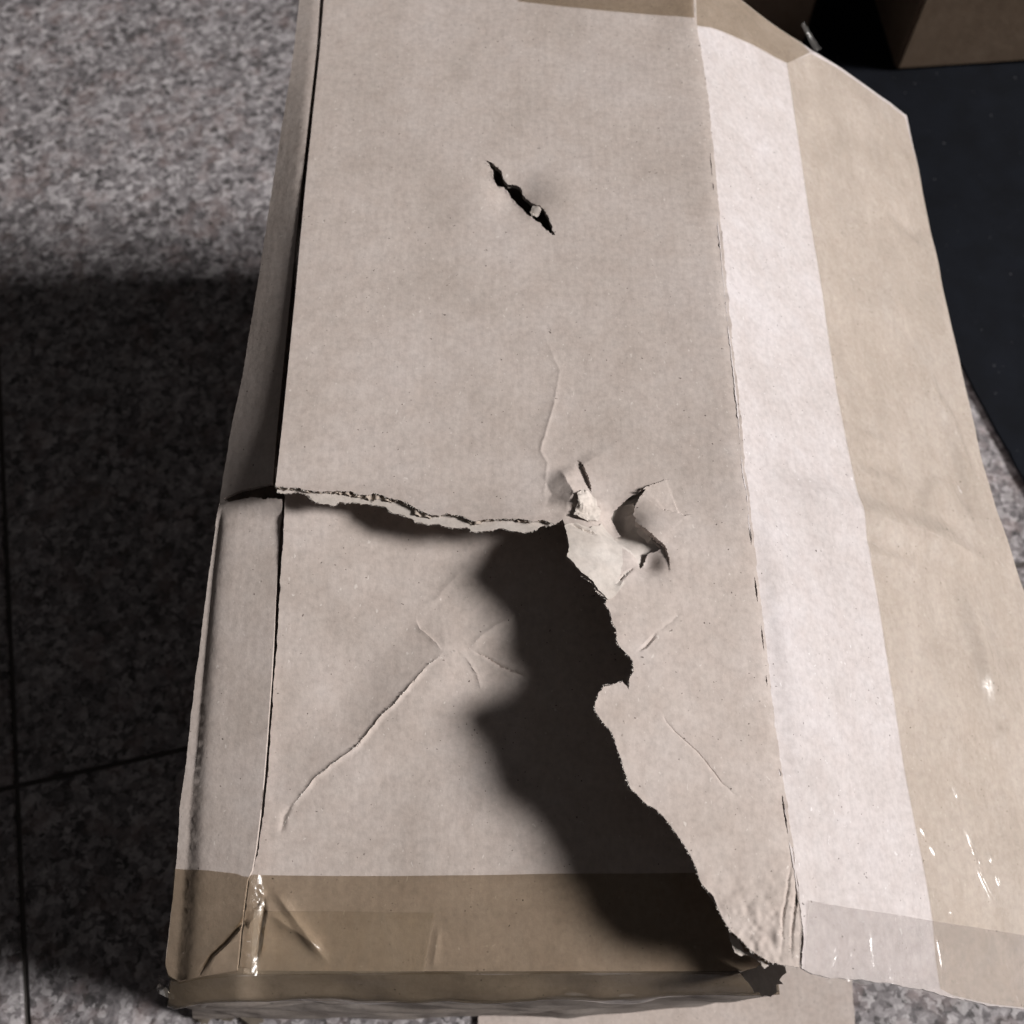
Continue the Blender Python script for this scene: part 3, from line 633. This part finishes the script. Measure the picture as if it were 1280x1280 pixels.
# front wall below the front edge: taped over, bulging and creased
def wall(name, top, bot, out, mat, parent, nv=26, amp=.004, prof=None, thick=.0035, step=.006):
    """a wall hung from a top line down to a bottom line (both 3-D), bulging along 'out'"""
    def rs(pl, n):
        pl = np.asarray(pl, float); s = np.r_[0, np.cumsum(np.linalg.norm(np.diff(pl, axis=0), axis=1))]; s /= s[-1]
        return np.stack([np.interp(np.linspace(0, 1, n), s, pl[:, k]) for k in range(3)], 1)
    n = max(2, int(np.linalg.norm(np.diff(np.asarray(top, float), axis=0), axis=1).sum() / step)); A, B = rs(top, n), rs(bot, n)
    out = np.asarray(out, float); V = []
    for layer in (0, 1):
        for k in range(nv + 1):
            t_ = k / nv; p = A * (1 - t_) + B * t_
            e = (prof(t_, p) if prof else 0) + amp * min(1, t_ * 6) * min(1, (1 - t_) * 4 + .2) * (vnoise(p[:, 0] + p[:, 1], p[:, 2] * 3, 9) + .5 * vnoise(p[:, 0] + p[:, 1], p[:, 2] * 4, 28))
            V.append(p + out * (np.asarray(e)[:, None] if np.ndim(e) else e) - out * thick * layer)
    V = np.concatenate(V) - np.array(BASE); N = n * (nv + 1); F = []
    for k in range(nv):
        for i in range(n - 1):
            a_, b_ = k * n + i, k * n + i + 1; F.append((a_, a_ + n, b_ + n, b_)); F.append((a_ + N, b_ + N, b_ + n + N, a_ + n + N))
    per = [i for i in range(n)] + [k * n + n - 1 for k in range(1, nv + 1)] + [nv * n + i for i in range(n - 2, -1, -1)] + [k * n for k in range(nv - 1, 0, -1)]
    for a_, b_ in zip(per, per[1:] + per[:1]): F.append((a_, b_, b_ + N, a_ + N))
    me = mesh(name, V, F); me.set_sharp_from_angle(angle=math.radians(45)); return new_obj(name, me, mat, parent)
def lift(xy, zf, dz=0): return [(p[0], p[1], float(zf(np.array([p[0]]), np.array([p[1]]))[0]) + dz) for p in xy]
FE = [(212, 1222), (224, 1226), (245, 1221), (300, 1216), (420, 1214), (560, 1214), (700, 1214), (850, 1214), (940, 1213), (972, 1212)]
_fe = resample(np.array(FE, float), 11); _fe[:, 1] += 1.6 * np.sin(_fe[:, 0] * .043) * np.clip((_fe[:, 0] - 230) / 60, 0, 1) + RS.randn(len(_fe)) * .5
fxy = on_surface(_fe, zT); ftop = lift(fxy, zT, -.0030)
fbt = on_surface([(243, 1262), (270, 1265), (330, 1267), (420, 1268), (560, 1268), (700, 1264), (850, 1255), (930, 1246), (960, 1240)], flat(.004))
def prof(t_, p):
    e = .014 * min(1, t_ / .055) if t_ < .055 else .014 - .010 * min(1, (t_ - .055) / .3) + .003 * math.sin(t_ * 30) * min(1, t_ * 3) * (1 - t_)
    zz = H - .05 - .43 * t_
    return e + min(1, t_ * 14) * (.0046 * vnoise(p[:, 0], p[:, 0] * 0 + zz * 2.2, 10) + .0024 * vnoise(p[:, 0], p[:, 0] * 0 + zz * 3, 32))
fp = wall('front_panel', ftop, [(p[0], p[1], .004) for p in fbt], (0, -1, .25), M_SCUFF_SHADE, box, 120, 0, prof)
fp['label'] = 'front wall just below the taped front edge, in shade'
prof2 = lambda t_, p: .0012 + .010 * math.sin(min(1, t_ / .14 * .35) * math.pi * .5) if t_ * .35 < .14 else .0112
wtop = lift(fxy, zT, -.0004)
_k = np.linspace(0, 1, len(fxy)); _fb = np.stack([np.interp(_k, np.linspace(0, 1, len(fbt)), fbt[:, j]) for j in (0, 1)], 1)
fr_ = .10 + .022 * vnoise(_k * 6, _k * 0, 1.7) + .008 * vnoise(_k * 30, _k * 0, 1.3)
wbt = [np.array(a_) * (1 - f_) + np.array([b_[0], b_[1], .004]) * f_ for a_, b_, f_ in zip(ftop, _fb, fr_)]
prof2 = lambda t_, p: .0018 + prof(t_ * .10, p)
wt = wall('tape', wtop, wbt, (0, -1, .25), M_TAPE, fp, 24, 0, prof2, .0002)
wt['label'] = 'lower half of the front tape folded down over the front wall'
# ragged piece of board hanging at the torn front corner
zflag = lambda X, Y: H - .006 + 1.9 * (np.asarray(X) - .178) + .0035 * vnoise(X, Y, 80)
FLAG = [(925, 1216), (940, 1232), (944, 1240), (950, 1240), (953, 1245), (958, 1243), (963, 1245), (970, 1240), (971, 1231), (979, 1230), (975, 1225), (983, 1216), (980, 1207), (966, 1203), (950, 1206)]
fg = on_surface(FLAG, zflag)
fgo = sheet('torn_corner', jag(np.vstack([fg, fg[:1]]), .0004, .002)[:-1], zflag, .0016, M_INNER, sp, s0=.003)

# left, back and bottom
lt = lift(d[1:], zL, -.0036); lb = [(p[0] + .004, p[1], .003) for p in lt]
wl = wall('left_panel', lt, lb, (-1, 0, 0), M_CARD, box, 20, .0015)
rt = [(x, y, ZB - .004) for x, y in zip(bX, bY)]
wall('right_panel', rt, [(x - .05, y + .14 * (1 - (y - bY[0]) / (bY[-1] - bY[0])), .003) for x, y, z in rt], (1, 0, 0), M_SIDE, box, 16, .003)
yb = float(sFa[0][1]) - .004
bt = [(-.206, yb, H - .006), (-.10, yb, H - .003), (.155, yb, H - .004)] + [(p[0], p[1] - .004, z_) for p, z_ in zip(sFa[1:], zR(sFa[1:, 0], sFa[1:, 1]) - .004)]
bb = [(p[0], yb + .004, .003) for p in bt]
wall('back_panel', bt, bb, (0, 1, 0), M_CARD, box, 20, .002)
nt = [(p[0], p[1] + .004, z_) for p, z_ in zip(sN[::-1], zR(sN[::-1, 0], sN[::-1, 1]) - .004)]
wall('front_panel', nt, [(p[0], p[1] + .16, .003) for p in nt], (0, -1, 0), M_CARD, box, 16, .002)
bv = [(-.21, .02, .003), (.43, .07, .003), (.42, yb, .003), (-.20, yb, .003)]
new_obj('bottom_panel', mesh('bottom_panel', [Vector(v) - BASE for v in bv] + [Vector(v) - BASE - Vector((0, 0, .002)) for v in bv], [(0, 1, 2, 3), (7, 6, 5, 4), (0, 4, 5, 1), (1, 5, 6, 2), (2, 6, 7, 3), (3, 7, 4, 0)], False), M_CARD, box)

# ------------------------------------------------------------------ flat sheet lying under the near corner
zs = lambda X, Y: .006 + .0008 * vnoise(X, Y, 10)
SH = [(600, 1262), (640, 1255), (760, 1245), (860, 1215), (960, 1205), (1062, 1205), (1068, 1260), (1071, 1330), (700, 1345), (590, 1335)]
shx = on_surface(SH, zs)
sh = sheet('cardboard_sheet', jag(np.vstack([shx, shx[:1]]), .0005, .004)[:-1], zs, .0035, M_CARD, None, s0=.012, base=Vector((.1, -.02, 0)))
sh.location = (.1, -.02, 0)
sh['label'] = 'flat piece of pale cardboard on the floor under the torn near corner'; sh['category'] = 'cardboard'
# scraps of torn tape and paper on the floor at the near left corner
SCRAPS = [[(246, 1270), (258, 1262), (268, 1266), (262, 1280), (250, 1284)], [(272, 1262), (284, 1258), (296, 1268), (290, 1276), (276, 1274)], [(300, 1272), (322, 1266), (330, 1276), (312, 1286)]]
SL = ['small crumpled scrap of tape on the floor, leftmost at the near left corner', 'small torn scrap of tape on the floor between two others at the near corner', 'small torn scrap of tape on the floor, rightmost of the three at the near corner']
for s_, l_ in zip(SCRAPS, SL):
    zz = lambda X, Y: .006 + .004 * np.abs(vnoise(X, Y, 70))
    p = on_surface(s_, zz); c0 = p.mean(0)
    o_ = sheet('tape_scrap', jag(np.vstack([p, p[:1]]), .0008, .002)[:-1], zz, .0004, M_TAPE_DARK, None, s0=.003, base=Vector((c0[0], c0[1], 0)))
    o_.location = (c0[0], c0[1], 0); o_['label'] = l_; o_['category'] = 'tape scrap'; o_['group'] = 'scraps of tape on the floor'

# ------------------------------------------------------------------ closed boxes in the dark behind
def closed_box(loc, rot, sx, sy, sz, label):
    root = thing('closed_box', loc, label, 'box', 'closed boxes in the dark background'); root.rotation_euler = (0, 0, rot)
    def slab(name, x0, x1, y0, y1, z0, z1, mat, bev=.002):
        b = bmesh.new(); bmesh.ops.create_cube(b, size=1)
        for v in b.verts: v.co = Vector(((x0 + x1) / 2 + v.co.x * (x1 - x0), (y0 + y1) / 2 + v.co.y * (y1 - y0), (z0 + z1) / 2 + v.co.z * (z1 - z0)))
        bmesh.ops.bevel(b, geom=b.edges[:], offset=bev, segments=2, affect='EDGES')
        me = bpy.data.meshes.new(name); b.to_mesh(me); b.free(); me.polygons.foreach_set('use_smooth', [True] * len(me.polygons)); me.set_sharp_from_angle(angle=.6)
        return new_obj(name, me, mat, root)
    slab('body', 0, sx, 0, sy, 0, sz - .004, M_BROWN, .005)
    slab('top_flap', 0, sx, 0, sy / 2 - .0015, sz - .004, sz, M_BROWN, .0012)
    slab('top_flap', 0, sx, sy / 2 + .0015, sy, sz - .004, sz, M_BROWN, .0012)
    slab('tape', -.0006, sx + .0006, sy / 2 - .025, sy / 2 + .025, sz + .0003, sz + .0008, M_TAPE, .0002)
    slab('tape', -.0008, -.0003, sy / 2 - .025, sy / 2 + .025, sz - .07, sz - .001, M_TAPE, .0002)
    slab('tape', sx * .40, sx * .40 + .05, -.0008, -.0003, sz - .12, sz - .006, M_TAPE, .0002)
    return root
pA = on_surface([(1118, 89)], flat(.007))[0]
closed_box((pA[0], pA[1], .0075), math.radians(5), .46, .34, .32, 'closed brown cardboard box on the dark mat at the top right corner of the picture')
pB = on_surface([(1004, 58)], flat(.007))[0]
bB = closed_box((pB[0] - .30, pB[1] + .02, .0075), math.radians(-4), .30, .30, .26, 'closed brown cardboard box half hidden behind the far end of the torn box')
